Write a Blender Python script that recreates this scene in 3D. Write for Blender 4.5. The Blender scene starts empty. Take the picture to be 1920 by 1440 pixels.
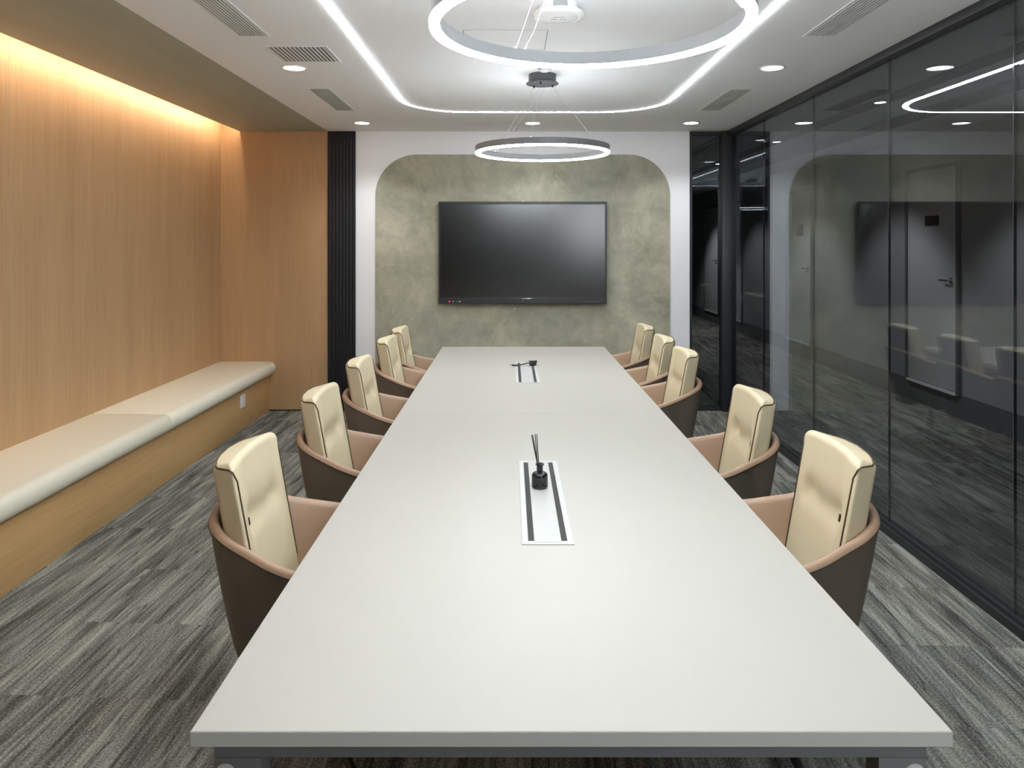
import bpy, bmesh, math, random
from mathutils import Vector, Matrix

random.seed(7)
S = bpy.context.scene
C = S.collection
PI = math.pi

# ------------------------------------------------------------------ camera
cam_d = bpy.data.cameras.new('camera')
cam = bpy.data.objects.new('camera', cam_d)
C.objects.link(cam)
cam.location = (0, 0, 1.62)
cam.rotation_euler = (PI / 2, 0, 0)
cam_d.sensor_width = 36
cam_d.lens = 1357 / 1920 * 36
cam_d.shift_x = 3 / 1920
cam_d.shift_y = -264 / 1920
cam_d.clip_start = 0.05
S.camera = cam

# ------------------------------------------------------------------ world, exposure
W = bpy.data.worlds.new('world')
S.world = W
W.use_nodes = True
W.node_tree.nodes['Background'].inputs[0].default_value = (0.93, 0.97, 1.0, 1)
W.node_tree.nodes['Background'].inputs[1].default_value = 15.0  # bright sky, let in only through the added rear window
S.view_settings.view_transform = 'Standard'
S.view_settings.look = 'None'
S.view_settings.gamma = 1
S.view_settings.use_curve_mapping = False
S.view_settings.exposure = 0.46
cy = S.cycles
cy.use_denoising = True
cy.max_bounces = 10
cy.diffuse_bounces = 6
cy.glossy_bounces = 6
cy.transparent_max_bounces = 24
cy.caustics_reflective = False
cy.caustics_refractive = False
cy.sample_clamp_indirect = 6

# light strengths
L_LOOP = 42.0
L_RING = 60.0
L_DOWN = 12.0
P_DOWN = 26.0
L_COVE = 46.0
L_ADDED_UP = 13.0  # added uplights on the ring tops, lifting the ceiling

# room numbers (metres; camera stands at the origin looking along +Y)
ZC = 2.70
YB = 7.00
YR = -0.90
XL = -2.80
XS = -1.76
XG = 2.12
XC = 4.15
YE = 17.0

# ------------------------------------------------------------------ materials
def mat(name):
    m = bpy.data.materials.new(name)
    m.use_nodes = True
    nt = m.node_tree
    return m, nt, nt.nodes['Principled BSDF']

def nd(nt, t, **kw):
    n = nt.nodes.new(t)
    for k, v in kw.items():
        setattr(n, k, v)
    return n

def plain(name, col, rough=0.5, metal=0.0, spec=0.5, bump=0.0, bscale=200, var=0.0):
    m, nt, b = mat(name)
    b.inputs['Base Color'].default_value = (*col, 1)
    b.inputs['Roughness'].default_value = rough
    b.inputs['Metallic'].default_value = metal
    b.inputs['Specular IOR Level'].default_value = spec
    tc = nd(nt, 'ShaderNodeTexCoord')
    if bump > 0:
        n = nd(nt, 'ShaderNodeTexNoise')
        n.inputs['Scale'].default_value = bscale
        n.inputs['Detail'].default_value = 4
        nt.links.new(tc.outputs['Object'], n.inputs['Vector'])
        bp = nd(nt, 'ShaderNodeBump')
        bp.inputs['Strength'].default_value = bump
        bp.inputs['Distance'].default_value = 0.002
        nt.links.new(n.outputs['Fac'], bp.inputs['Height'])
        nt.links.new(bp.outputs['Normal'], b.inputs['Normal'])
    if var > 0:
        n = nd(nt, 'ShaderNodeTexNoise')
        n.inputs['Scale'].default_value = 3
        n.inputs['Detail'].default_value = 5
        nt.links.new(tc.outputs['Object'], n.inputs['Vector'])
        mx = nd(nt, 'ShaderNodeMix', data_type='RGBA')
        mx.inputs['A'].default_value = (*[c * (1 - var) for c in col], 1)
        mx.inputs['B'].default_value = (*[min(1, c * (1 + var)) for c in col], 1)
        nt.links.new(n.outputs['Fac'], mx.inputs['Factor'])
        nt.links.new(mx.outputs['Result'], b.inputs['Base Color'])
    return m

def emit(name, col, s):
    m = bpy.data.materials.new(name)
    m.use_nodes = True
    nt = m.node_tree
    nt.nodes.clear()
    e = nd(nt, 'ShaderNodeEmission')
    e.inputs[0].default_value = (*col, 1)
    e.inputs[1].default_value = s
    o = nd(nt, 'ShaderNodeOutputMaterial')
    nt.links.new(e.outputs[0], o.inputs[0])
    return m

def wood(name, axis, c1, c2, rough=0.45, seams=None):
    """fine straight grain running along the axis"""
    m, nt, b = mat(name)
    tc = nd(nt, 'ShaderNodeTexCoord')
    mp = nd(nt, 'ShaderNodeMapping')
    sc = [70, 70, 70]
    sc[axis] = 1.2
    mp.inputs['Scale'].default_value = sc
    nt.links.new(tc.outputs['Object'], mp.inputs['Vector'])
    n = nd(nt, 'ShaderNodeTexNoise')
    n.inputs['Scale'].default_value = 1.6
    n.inputs['Detail'].default_value = 6
    n.inputs['Roughness'].default_value = 0.65
    nt.links.new(mp.outputs[0], n.inputs['Vector'])
    mp2 = nd(nt, 'ShaderNodeMapping')
    sc2 = [6, 6, 6]
    sc2[axis] = 0.5
    mp2.inputs['Scale'].default_value = sc2
    nt.links.new(tc.outputs['Object'], mp2.inputs['Vector'])
    n2 = nd(nt, 'ShaderNodeTexNoise')
    n2.inputs['Scale'].default_value = 1.0
    n2.inputs['Detail'].default_value = 3
    nt.links.new(mp2.outputs[0], n2.inputs['Vector'])
    ad = nd(nt, 'ShaderNodeMath', operation='MULTIPLY_ADD')
    ad.inputs[1].default_value = 0.65
    nt.links.new(n.outputs['Fac'], ad.inputs[0])
    m2 = nd(nt, 'ShaderNodeMath', operation='MULTIPLY')
    m2.inputs[1].default_value = 0.35
    nt.links.new(n2.outputs['Fac'], m2.inputs[0])
    nt.links.new(m2.outputs[0], ad.inputs[2])
    r = nd(nt, 'ShaderNodeValToRGB')
    r.color_ramp.elements[0].position = 0.35
    r.color_ramp.elements[0].color = (*c1, 1)
    r.color_ramp.elements[1].position = 0.65
    r.color_ramp.elements[1].color = (*c2, 1)
    nt.links.new(ad.outputs[0], r.inputs[0])
    nt.links.new(r.outputs[0], b.inputs['Base Color'])
    b.inputs['Roughness'].default_value = rough
    b.inputs['Specular IOR Level'].default_value = 0.3
    bp = nd(nt, 'ShaderNodeBump')
    bp.inputs['Strength'].default_value = 0.08
    bp.inputs['Distance'].default_value = 0.001
    nt.links.new(n.outputs['Fac'], bp.inputs['Height'])
    nt.links.new(bp.outputs['Normal'], b.inputs['Normal'])
    return m

def carpet_mat():
    m, nt, b = mat('carpet')
    tc = nd(nt, 'ShaderNodeTexCoord')
    mp = nd(nt, 'ShaderNodeMapping')
    mp.inputs['Rotation'].default_value = (0, 0, math.radians(3))
    nt.links.new(tc.outputs['Object'], mp.inputs['Vector'])
    sep = nd(nt, 'ShaderNodeSeparateXYZ')
    nt.links.new(mp.outputs[0], sep.inputs[0])

    def math_(op, a, b_=None, c=None):
        n = nd(nt, 'ShaderNodeMath', operation=op)
        for i, v in enumerate((a, b_, c)):
            if v is None:
                continue
            if isinstance(v, (int, float)):
                n.inputs[i].default_value = v
            else:
                nt.links.new(v, n.inputs[i])
        return n.outputs[0]
    X, Y = sep.outputs[0], sep.outputs[1]
    # half-metre tiles; the streaks break at each joint
    fx = math_('FLOOR', math_('DIVIDE', X, 0.5))
    fy = math_('FLOOR', math_('DIVIDE', Y, 0.5))
    cmb = nd(nt, 'ShaderNodeCombineXYZ')
    nt.links.new(fx, cmb.inputs[0])
    nt.links.new(fy, cmb.inputs[1])
    wn = nd(nt, 'ShaderNodeTexWhiteNoise', noise_dimensions='3D')
    nt.links.new(cmb.outputs[0], wn.inputs['Vector'])
    off = math_('MULTIPLY', wn.outputs['Value'], 1.6)
    slant = math_('ADD', X, math_('MULTIPLY', Y, math_('MULTIPLY_ADD', wn.outputs['Value'], 0.03, 0.0)))
    def streak(sx, sy, det, seed, rough=0.6):
        cv = nd(nt, 'ShaderNodeCombineXYZ')
        nt.links.new(math_('MULTIPLY', slant, sx), cv.inputs[0])
        nt.links.new(math_('MULTIPLY', Y, sy), cv.inputs[1])
        nt.links.new(math_('ADD', off, seed), cv.inputs[2])
        n = nd(nt, 'ShaderNodeTexNoise')
        n.inputs['Scale'].default_value = 1.0
        n.inputs['Detail'].default_value = det
        n.inputs['Roughness'].default_value = rough
        nt.links.new(cv.outputs[0], n.inputs['Vector'])
        return n.outputs['Fac']
    s1 = streak(13, 1.3, 3, 0.0, 0.65)
    s2 = streak(60, 2.2, 3, 4.0)
    rid = streak(22, 1.0, 1, 8.0)
    sp = nd(nt, 'ShaderNodeTexNoise')
    sp.inputs['Scale'].default_value = 130
    sp.inputs['Detail'].default_value = 3
    sp.inputs['Roughness'].default_value = 0.7
    nt.links.new(tc.outputs['Object'], sp.inputs['Vector'])
    mixv = math_('ADD', math_('MULTIPLY', s1, 0.56), math_('MULTIPLY', s2, 0.44))
    mixv = math_('ADD', mixv, math_('MULTIPLY', math_('SUBTRACT', sp.outputs['Fac'], 0.5), 0.62))
    r = nd(nt, 'ShaderNodeValToRGB')
    cr = r.color_ramp
    cr.elements[0].position = 0.32
    cr.elements[0].color = (0.055, 0.055, 0.049, 1)
    cr.elements[1].position = 0.68
    cr.elements[1].color = (0.50, 0.495, 0.44, 1)
    for p, c in ((0.43, (0.130, 0.130, 0.117)), (0.50, (0.210, 0.209, 0.187)), (0.57, (0.320, 0.318, 0.283))):
        e = cr.elements.new(p)
        e.color = (*c, 1)
    nt.links.new(mixv, r.inputs[0])
    # thin dark furrows between the streaks
    fur = nd(nt, 'ShaderNodeMapRange')
    fur.inputs['From Min'].default_value = 0.0
    fur.inputs['From Max'].default_value = 0.016
    fur.inputs['To Min'].default_value = 0.45
    fur.inputs['To Max'].default_value = 1.0
    nt.links.new(math_('ABSOLUTE', math_('SUBTRACT', rid, 0.5)), fur.inputs['Value'])
    dark = nd(nt, 'ShaderNodeMix', data_type='RGBA', blend_type='MULTIPLY')
    dark.inputs['Factor'].default_value = 1
    nt.links.new(r.outputs[0], dark.inputs['A'])
    nt.links.new(fur.outputs['Result'], dark.inputs['B'])
    # faint warm/cool drift from streak to streak
    tint = nd(nt, 'ShaderNodeMix', data_type='RGBA')
    tint.inputs['A'].default_value = (0.77, 0.80, 0.82, 1)
    tint.inputs['B'].default_value = (0.87, 0.83, 0.78, 1)
    nt.links.new(streak(7, 1.2, 2, 15.0), tint.inputs['Factor'])
    mul = nd(nt, 'ShaderNodeMix', data_type='RGBA', blend_type='MULTIPLY')
    mul.inputs['Factor'].default_value = 1
    nt.links.new(dark.outputs['Result'], mul.inputs['A'])
    nt.links.new(tint.outputs['Result'], mul.inputs['B'])
    nt.links.new(mul.outputs['Result'], b.inputs['Base Color'])
    b.inputs['Roughness'].default_value = 0.95
    b.inputs['Specular IOR Level'].default_value = 0.1
    bp = nd(nt, 'ShaderNodeBump')
    bp.inputs['Strength'].default_value = 0.5
    bp.inputs['Distance'].default_value = 0.004
    nt.links.new(sp.outputs['Fac'], bp.inputs['Height'])
    nt.links.new(bp.outputs['Normal'], b.inputs['Normal'])
    return m

def plaster_mat():
    m, nt, b = mat('textured_plaster')
    tc = nd(nt, 'ShaderNodeTexCoord')
    def noise(s, d, r_, dist=0.0, off=(0, 0, 0)):
        mp = nd(nt, 'ShaderNodeMapping')
        mp.inputs['Location'].default_value = off
        nt.links.new(tc.outputs['Object'], mp.inputs['Vector'])
        n = nd(nt, 'ShaderNodeTexNoise')
        n.inputs['Scale'].default_value = s
        n.inputs['Detail'].default_value = d
        n.inputs['Roughness'].default_value = r_
        n.inputs['Distortion'].default_value = dist
        nt.links.new(mp.outputs[0], n.inputs['Vector'])
        return n.outputs['Fac']
    a = noise(1.6, 8, 0.62, 0.8)
    r = nd(nt, 'ShaderNodeValToRGB')
    cr = r.color_ramp
    cr.elements[0].position = 0.30
    cr.elements[0].color = (0.28, 0.28, 0.21, 1)
    cr.elements[1].position = 0.72
    cr.elements[1].color = (0.55, 0.515, 0.39, 1)
    e = cr.elements.new(0.5)
    e.color = (0.40, 0.385, 0.295, 1)
    nt.links.new(a, r.inputs[0])
    mo = noise(5.5, 10, 0.72, 0.6, (7.7, 0, 2.2))
    mr = nd(nt, 'ShaderNodeMapRange')
    mr.inputs['From Min'].default_value = 0.30
    mr.inputs['From Max'].default_value = 0.70
    mr.inputs['To Min'].default_value = 0.80
    mr.inputs['To Max'].default_value = 1.17
    nt.links.new(mo, mr.inputs['Value'])
    # cooler grey-green clouds
    g = noise(0.9, 5, 0.5, 0.4, (3.1, 0, 1.7))
    gr = nd(nt, 'ShaderNodeValToRGB')
    gr.color_ramp.elements[0].position = 0.45
    gr.color_ramp.elements[1].position = 0.65
    nt.links.new(g, gr.inputs[0])
    gm = nd(nt, 'ShaderNodeMath', operation='MULTIPLY')
    gm.inputs[1].default_value = 0.45
    nt.links.new(gr.outputs[0], gm.inputs[0])
    mx = nd(nt, 'ShaderNodeMix', data_type='RGBA')
    mx.inputs['B'].default_value = (0.345, 0.365, 0.315, 1)
    nt.links.new(gm.outputs[0], mx.inputs['Factor'])
    nt.links.new(r.outputs[0], mx.inputs['A'])
    # pale trowel flecks
    f = noise(7, 9, 0.7, 1.2, (1.3, 0, 5.2))
    fr = nd(nt, 'ShaderNodeValToRGB')
    fr.color_ramp.elements[0].position = 0.60
    fr.color_ramp.elements[1].position = 0.76
    nt.links.new(f, fr.inputs[0])
    fm = nd(nt, 'ShaderNodeMath', operation='MULTIPLY')
    fm.inputs[1].default_value = 0.75
    nt.links.new(fr.outputs[0], fm.inputs[0])
    mx2 = nd(nt, 'ShaderNodeMix', data_type='RGBA')
    mx2.inputs['B'].default_value = (0.68, 0.63, 0.50, 1)
    nt.links.new(fm.outputs[0], mx2.inputs['Factor'])
    nt.links.new(mx.outputs['Result'], mx2.inputs['A'])
    mm = nd(nt, 'ShaderNodeMix', data_type='RGBA', blend_type='MULTIPLY')
    mm.inputs['Factor'].default_value = 1
    nt.links.new(mx2.outputs['Result'], mm.inputs['A'])
    nt.links.new(mr.outputs['Result'], mm.inputs['B'])
    nt.links.new(mm.outputs['Result'], b.inputs['Base Color'])
    b.inputs['Roughness'].default_value = 0.6
    b.inputs['Specular IOR Level'].default_value = 0.25
    bp = nd(nt, 'ShaderNodeBump')
    bp.inputs['Strength'].default_value = 0.12
    bp.inputs['Distance'].default_value = 0.004
    nt.links.new(f, bp.inputs['Height'])
    nt.links.new(bp.outputs['Normal'], b.inputs['Normal'])
    return m

def glass_mat(name, tint, base=0.05):
    m = bpy.data.materials.new(name)
    m.use_nodes = True
    nt = m.node_tree
    nt.nodes.clear()
    t = nd(nt, 'ShaderNodeBsdfTransparent')
    t.inputs[0].default_value = (*tint, 1)
    g = nd(nt, 'ShaderNodeBsdfGlossy')
    g.inputs['Color'].default_value = (0.93, 0.97, 1.0, 1)
    g.inputs['Roughness'].default_value = 0.0
    lw = nd(nt, 'ShaderNodeLayerWeight')
    lw.inputs[0].default_value = 0.5
    p = nd(nt, 'ShaderNodeMath', operation='POWER')
    p.inputs[1].default_value = 4.2
    nt.links.new(lw.outputs['Facing'], p.inputs[0])
    ma = nd(nt, 'ShaderNodeMath', operation='MULTIPLY_ADD')
    ma.inputs[1].default_value = 1 - base
    ma.inputs[2].default_value = base
    nt.links.new(p.outputs[0], ma.inputs[0])
    mx = nd(nt, 'ShaderNodeMixShader')
    nt.links.new(ma.outputs[0], mx.inputs[0])
    nt.links.new(t.outputs[0], mx.inputs[1])
    nt.links.new(g.outputs[0], mx.inputs[2])
    o = nd(nt, 'ShaderNodeOutputMaterial')
    nt.links.new(mx.outputs[0], o.inputs[0])
    return m

M = {}
M['carpet'] = carpet_mat()
M['white_paint'] = plain('white_paint', (0.885, 0.895, 0.915), 0.7, bump=0.03, bscale=60)
M['wood_wall'] = wood('oak_veneer_upright', 2, (0.43, 0.268, 0.140), (0.54, 0.345, 0.185))
M['wood_long'] = wood('oak_veneer_lengthwise', 1, (0.50, 0.305, 0.130), (0.62, 0.39, 0.175))
M['wood_soffit'] = wood('oak_veneer_soffit', 1, (0.34, 0.365, 0.315), (0.40, 0.43, 0.37))
M['groove'] = plain('panel_joint', (0.50, 0.37, 0.24), 0.5)
M['plaster'] = plaster_mat()
M['black_slat'] = plain('black_lacquer', (0.012, 0.013, 0.015), 0.5, spec=0.3, bump=0.03)
M['dark_metal'] = plain('dark_anodised', (0.028, 0.029, 0.032), 0.45, 0.3)
M['rail'] = plain('table_frame_paint', (0.22, 0.22, 0.23), 0.5)
M['glass'] = glass_mat('tinted_glass', (0.72, 0.74, 0.76), 0.078)
M['clear_glass'] = glass_mat('clear_glass', (0.97, 0.97, 0.97))
M['seal'] = plain('glass_joint', (0.06, 0.06, 0.065), 0.12)
M['table_white'] = plain('table_laminate', (0.405, 0.390, 0.348), 0.42, spec=0.35, var=0.015)
M['table_edge'] = plain('table_edge_band', (0.62, 0.62, 0.58), 0.5)
M['cream'] = plain('cream_leather', (0.64, 0.55, 0.37), 0.45, bump=0.06, bscale=350)
M['cream_bench'] = plain('cream_bench_leather', (0.82, 0.77, 0.63), 0.45, bump=0.05, bscale=250)
M['taupe'] = plain('taupe_leather', (0.335, 0.215, 0.140), 0.42, bump=0.06, bscale=350)
M['taupe_dark'] = plain('dark_taupe_leather', (0.135, 0.108, 0.080), 0.45, bump=0.06, bscale=350)
M['piping'] = plain('brown_piping', (0.060, 0.038, 0.020), 0.45)
M['tag'] = plain('brown_tag', (0.035, 0.022, 0.012), 0.5)
M['black_plastic'] = plain('black_plastic', (0.012, 0.012, 0.013), 0.4, bump=0.03)
M['bezel'] = plain('display_bezel', (0.018, 0.019, 0.021), 0.35)
M['bezel_edge'] = plain('display_side_trim', (0.16, 0.165, 0.17), 0.35, 0.6)
M['screen'] = plain('display_glass', (0.002, 0.002, 0.002), 0.23, spec=0.85)
M['white_plastic'] = plain('white_plastic', (0.80, 0.80, 0.79), 0.35)
M['white_metal'] = plain('white_powder_coat', (0.74, 0.74, 0.73), 0.4)
M['vent_white'] = plain('vent_white', (0.90, 0.90, 0.90), 0.5)
M['grey_print'] = plain('grey_print', (0.30, 0.30, 0.30), 0.6)
M['duct_grey'] = plain('duct_shadow', (0.07, 0.07, 0.07), 0.8)
M['slot_dark'] = plain('dark_gap', (0.02, 0.02, 0.02), 0.8)
M['brush'] = plain('brush_strip', (0.030, 0.030, 0.026), 0.8, bump=0.6, bscale=500)
M['silver_lid'] = plain('silver_lid', (0.43, 0.43, 0.415), 0.4, 0.0)
M['box_frame'] = plain('power_box_frame', (0.50, 0.50, 0.49), 0.4)
M['ring_grey'] = plain('ring_housing', (0.17, 0.172, 0.175), 0.45, 0.3)
M['canopy_grey'] = plain('canopy_paint', (0.075, 0.080, 0.085), 0.45)
M['wire'] = plain('steel_wire', (0.45, 0.45, 0.45), 0.5)
M['chrome'] = plain('steel', (0.65, 0.65, 0.66), 0.25, 1.0)
M['bottle'] = glass_mat('smoked_glass', (0.30, 0.30, 0.32), 0.06)
M['liquid'] = plain('dark_oil', (0.02, 0.02, 0.022), 0.1)
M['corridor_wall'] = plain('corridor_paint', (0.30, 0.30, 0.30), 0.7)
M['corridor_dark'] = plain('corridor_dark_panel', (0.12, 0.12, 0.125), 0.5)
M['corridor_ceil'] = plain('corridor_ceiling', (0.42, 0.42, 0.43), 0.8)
M['door_grey'] = plain('door_paint', (0.55, 0.55, 0.55), 0.5)
M['rear_wall'] = plain('rear_wall_paint', (0.03, 0.03, 0.03), 0.8)
M['led'] = emit('led_white', (0.90, 0.96, 1.0), L_LOOP)
M['led_ring'] = emit('led_ring', (0.90, 0.96, 1.0), L_RING)
M['added_up'] = emit('added_uplight_glow', (0.90, 0.96, 1.0), L_ADDED_UP)
M['added_up_near'] = emit('added_uplight_glow_near', (0.90, 0.96, 1.0), L_ADDED_UP * 15)  # added uplight of the near ring, far stronger, its ceiling patch out of view
M['led_down'] = emit('downlight_lens', (1.0, 0.99, 0.97), L_DOWN)
M['led_cove'] = emit('cove_led', (1.0, 0.75, 0.56), L_COVE)
M['led_corr'] = emit('corridor_lens', (1.0, 1.0, 1.0), 10)
M['led_red'] = emit('standby_led', (1.0, 0.02, 0.08), 3)

# ------------------------------------------------------------------ mesh helpers
def link(o, parent=None):
    C.objects.link(o)
    if parent is not None:
        o.parent = parent
    return o

def finish(bm, name, m, parent=None, smooth=None, recalc=True):
    if recalc:
        bmesh.ops.recalc_face_normals(bm, faces=bm.faces[:])
    me = bpy.data.meshes.new(name)
    if smooth is not None:
        a = math.radians(smooth)
        for f in bm.faces:
            f.smooth = True
        for e in bm.edges:
            if len(e.link_faces) == 2:
                if e.calc_face_angle(0) > a:
                    e.smooth = False
    bm.to_mesh(me)
    bm.free()
    for x in (m if isinstance(m, (list, tuple)) else [m]):
        me.materials.append(x)
    return link(bpy.data.objects.new(name, me), parent)

def tag(o, label, cat, group=None):
    o['label'] = label
    o['category'] = cat
    if group:
        o['group'] = group
    return o

def thing(name, label, cat, loc=(0, 0, 0), rz=0, group=None):
    o = bpy.data.objects.new(name, None)
    C.objects.link(o)
    o.location = loc
    o.rotation_euler = (0, 0, rz)
    o.empty_display_size = 0.1
    return tag(o, label, cat, group)

def struct(o):
    o['kind'] = 'structure'
    return o

def box(bm, x0, x1, y0, y1, z0, z1, bev=0.0, seg=2, mi=0):
    r = bmesh.ops.create_cube(bm, size=1)
    vs = r['verts']
    for v in vs:
        v.co = Vector((x0 + (v.co.x + .5) * (x1 - x0), y0 + (v.co.y + .5) * (y1 - y0), z0 + (v.co.z + .5) * (z1 - z0)))
    fs = set(f for v in vs for f in v.link_faces)
    for f in fs:
        f.material_index = mi
    if bev > 0:
        es = list(set(e for v in vs for e in v.link_edges))
        bmesh.ops.bevel(bm, geom=es, offset=bev, segments=seg, profile=0.5, affect='EDGES')

def boxo(name, m, x0, x1, y0, y1, z0, z1, bev=0.0, parent=None, seg=2):
    bm = bmesh.new()
    box(bm, x0, x1, y0, y1, z0, z1, bev, seg)
    return finish(bm, name, m, parent, 40 if bev else None)

def lathe(bm, prof, n=32, c=(0, 0, 0), mi=0, axis='z'):
    """profile [(r, z)...]; ends with r = 0 are closed by a point"""
    rings = []
    for r, z in prof:
        if r < 1e-6:
            rings.append([bm.verts.new((0, 0, z))])
        else:
            rings.append([bm.verts.new((r * math.cos(2 * PI * i / n), r * math.sin(2 * PI * i / n), z)) for i in range(n)])
    for a, b in zip(rings[:-1], rings[1:]):
        for i in range(n):
            j = (i + 1) % n
            if len(a) == 1 and len(b) == 1:
                continue
            if len(a) == 1:
                f = bm.faces.new((a[0], b[i], b[j]))
            elif len(b) == 1:
                f = bm.faces.new((a[i], a[j], b[0]))
            else:
                f = bm.faces.new((a[i], a[j], b[j], b[i]))
            f.material_index = mi
    T = Matrix.Translation(c)
    if axis == 'y':
        T = T @ Matrix.Rotation(-PI / 2, 4, 'X')
    if axis == 'x':
        T = T @ Matrix.Rotation(PI / 2, 4, 'Y')
    for ring in rings:
        for v in ring:
            v.co = T @ v.co

def tube(bm, pts, r, n=8, closed=False, cap=True):
    pts = [Vector(p) for p in pts]
    m = len(pts)
    rings = []
    up = None
    for i in range(m):
        if closed:
            t = pts[(i + 1) % m] - pts[i - 1]
        else:
            t = pts[min(i + 1, m - 1)] - pts[max(i - 1, 0)]
        t.normalize()
        if up is None:
            up = Vector((0, 0, 1)) if abs(t.z) < 0.9 else Vector((1, 0, 0))
        up = (up - t * up.dot(t))
        if up.length < 1e-6:
            up = t.orthogonal()
        up.normalize()
        s = t.cross(up)
        rr = r[i] if isinstance(r, (list, tuple)) else r
        rings.append([bm.verts.new(pts[i] + (up * math.cos(2 * PI * k / n) + s * math.sin(2 * PI * k / n)) * rr) for k in range(n)])
    for i in range(m if closed else m - 1):
        a, b = rings[i], rings[(i + 1) % m]
        for k in range(n):
            l = (k + 1) % n
            bm.faces.new((a[k], a[l], b[l], b[k]))
    if cap and not closed:
        bm.faces.new(rings[0])
        bm.faces.new(rings[-1])

def ribbon(bm, pts, w, z0, z1, closed=True, mi=0):
    """solid strip of width w following a flat path"""
    m = len(pts)
    L, R = [], []
    for i in range(m):
        p0, p1 = pts[i - 1 if closed else max(i - 1, 0)], pts[(i + 1) % m if closed else min(i + 1, m - 1)]
        t = Vector((p1[0] - p0[0], p1[1] - p0[1]))
        t.normalize()
        nrm = Vector((-t.y, t.x))
        q = Vector(pts[i][:2])
        L.append((q + nrm * w / 2))
        R.append((q - nrm * w / 2))
    rows = [[bm.verts.new((a.x, a.y, z)) for a in P] for P, z in ((L, z0), (R, z0), (R, z1), (L, z1))]
    for i in range(m if closed else m - 1):
        j = (i + 1) % m
        for k in range(4):
            l = (k + 1) % 4
            f = bm.faces.new((rows[k][i], rows[k][j], rows[l][j], rows[l][i]))
            f.material_index = mi

# ------------------------------------------------------------------ the setting
struct(boxo('floor', M['carpet'], XL - .1, XC + .1, YR - .1, YE + .1, -0.05, 0.0))
struct(boxo('ceiling', M['white_paint'], XS, XG + .04, YR, YB + .1, ZC, ZC + .05))
struct(boxo('ceiling_corridor', M['corridor_ceil'], XG + .04, XC + .1, YR, YE, ZC, ZC + .05))
# bench alcove: oak wall, return panel, soffit and light trough
struct(boxo('wall_left', M['wood_wall'], XL - .06, XL, YR, YB, 0, 2.98))
struct(boxo('wall_alcove', M['wood_wall'], XL, XS, YB, YB + .1, 0, 2.98))
bm = bmesh.new()
box(bm, -2.615, XS, YR, YB, ZC, ZC + .03)
box(bm, -2.615, -2.59, YR, YB, ZC + .03, 2.80)
box(bm, XL, -2.59, YR, YB, 2.80, 2.83)
struct(finish(bm, 'ceiling_soffit', M['wood_soffit']))
bm = bmesh.new()
for y in (1.72, 2.88, 4.045, 5.21, 6.37):
    box(bm, XL, XL + .0015, y - .0025, y + .0025, 0.47, 2.93)
struct(finish(bm, 'trim_1', M['groove']))
# back wall
struct(boxo('wall_back', M['white_paint'], XS, 1.733, YB, YB + .1, 0, ZC))
# plaster field with rounded shoulders
bm = bmesh.new()
x0, x1, zt, rr = -1.305, 1.542, 2.476, 0.40
out = [(x0, 0.0)]
for i in range(17):
    a = PI - i * PI / 32
    out.append((x0 + rr + rr * math.cos(a), zt - rr + rr * math.sin(a)))
for i in range(17):
    a = PI / 2 - i * PI / 32
    out.append((x1 - rr + rr * math.cos(a), zt - rr + rr * math.sin(a)))
out.append((x1, 0.0))
fr = [bm.verts.new((x, YB - .012, z)) for x, z in out]
bk = [bm.verts.new((x, YB, z)) for x, z in out]
bm.faces.new(fr)
for i in range(len(out)):
    j = (i + 1) % len(out)
    bm.faces.new((fr[i], bk[i], bk[j], fr[j]))
struct(finish(bm, 'wall_panel', M['plaster']))
# black fluted strip
bm = bmesh.new()
box(bm, XS, -1.496, YB - .02, YB, 0, ZC)
nfl = 8
wfl = (1.76 - 1.496) / nfl
for i in range(nfl):
    xa = XS + i * wfl
    xm = xa + wfl / 2
    n = 6
    prev = None
    pts = [(xa + .003, YB - .02)] + [(xm + (wfl / 2 - .003) * -math.cos(PI * k / n), YB - .02 - .003 * math.sin(PI * k / n)) for k in range(1, n)] + [(xa + wfl - .003, YB - .02)]
    lo = [bm.verts.new((p[0], p[1], 0.0)) for p in pts]
    hi = [bm.verts.new((p[0], p[1], ZC - .09)) for p in pts]
    for k in range(n):
        bm.faces.new((lo[k], lo[k + 1], hi[k + 1], hi[k]))
    bm.faces.new(hi)
struct(finish(bm, 'wall_fluted', M['black_slat'], None, 50))
# rear wall; its unseen window is added to light the room and screen
WX0, WX1, WZ0, WZ1 = 1.30, 2.08, 1.55, 2.64
bm = bmesh.new()
box(bm, XL - .06, WX0, YR - .1, YR, 0, 2.98)
box(bm, WX1, XC + .1, YR - .1, YR, 0, 2.98)
box(bm, WX0, WX1, YR - .1, YR, 0, WZ0)
box(bm, WX0, WX1, YR - .1, YR, WZ1, 2.98)
struct(finish(bm, 'wall_rear', M['rear_wall']))
w = struct(boxo('window_10', M['clear_glass'], WX0 + .04, WX1 - .04, YR - .06, YR - .05, WZ0 + .04, WZ1 - .04))
bm = bmesh.new()
box(bm, WX0, WX0 + .04, YR - .08, YR - .03, WZ0, WZ1)
box(bm, WX1 - .04, WX1, YR - .08, YR - .03, WZ0, WZ1)
box(bm, WX0 + .04, WX1 - .04, YR - .08, YR - .03, WZ0, WZ0 + .04)
box(bm, WX0 + .04, WX1 - .04, YR - .08, YR - .03, WZ1 - .04, WZ1)
finish(bm, 'window_frame', M['dark_metal'], w)
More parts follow.
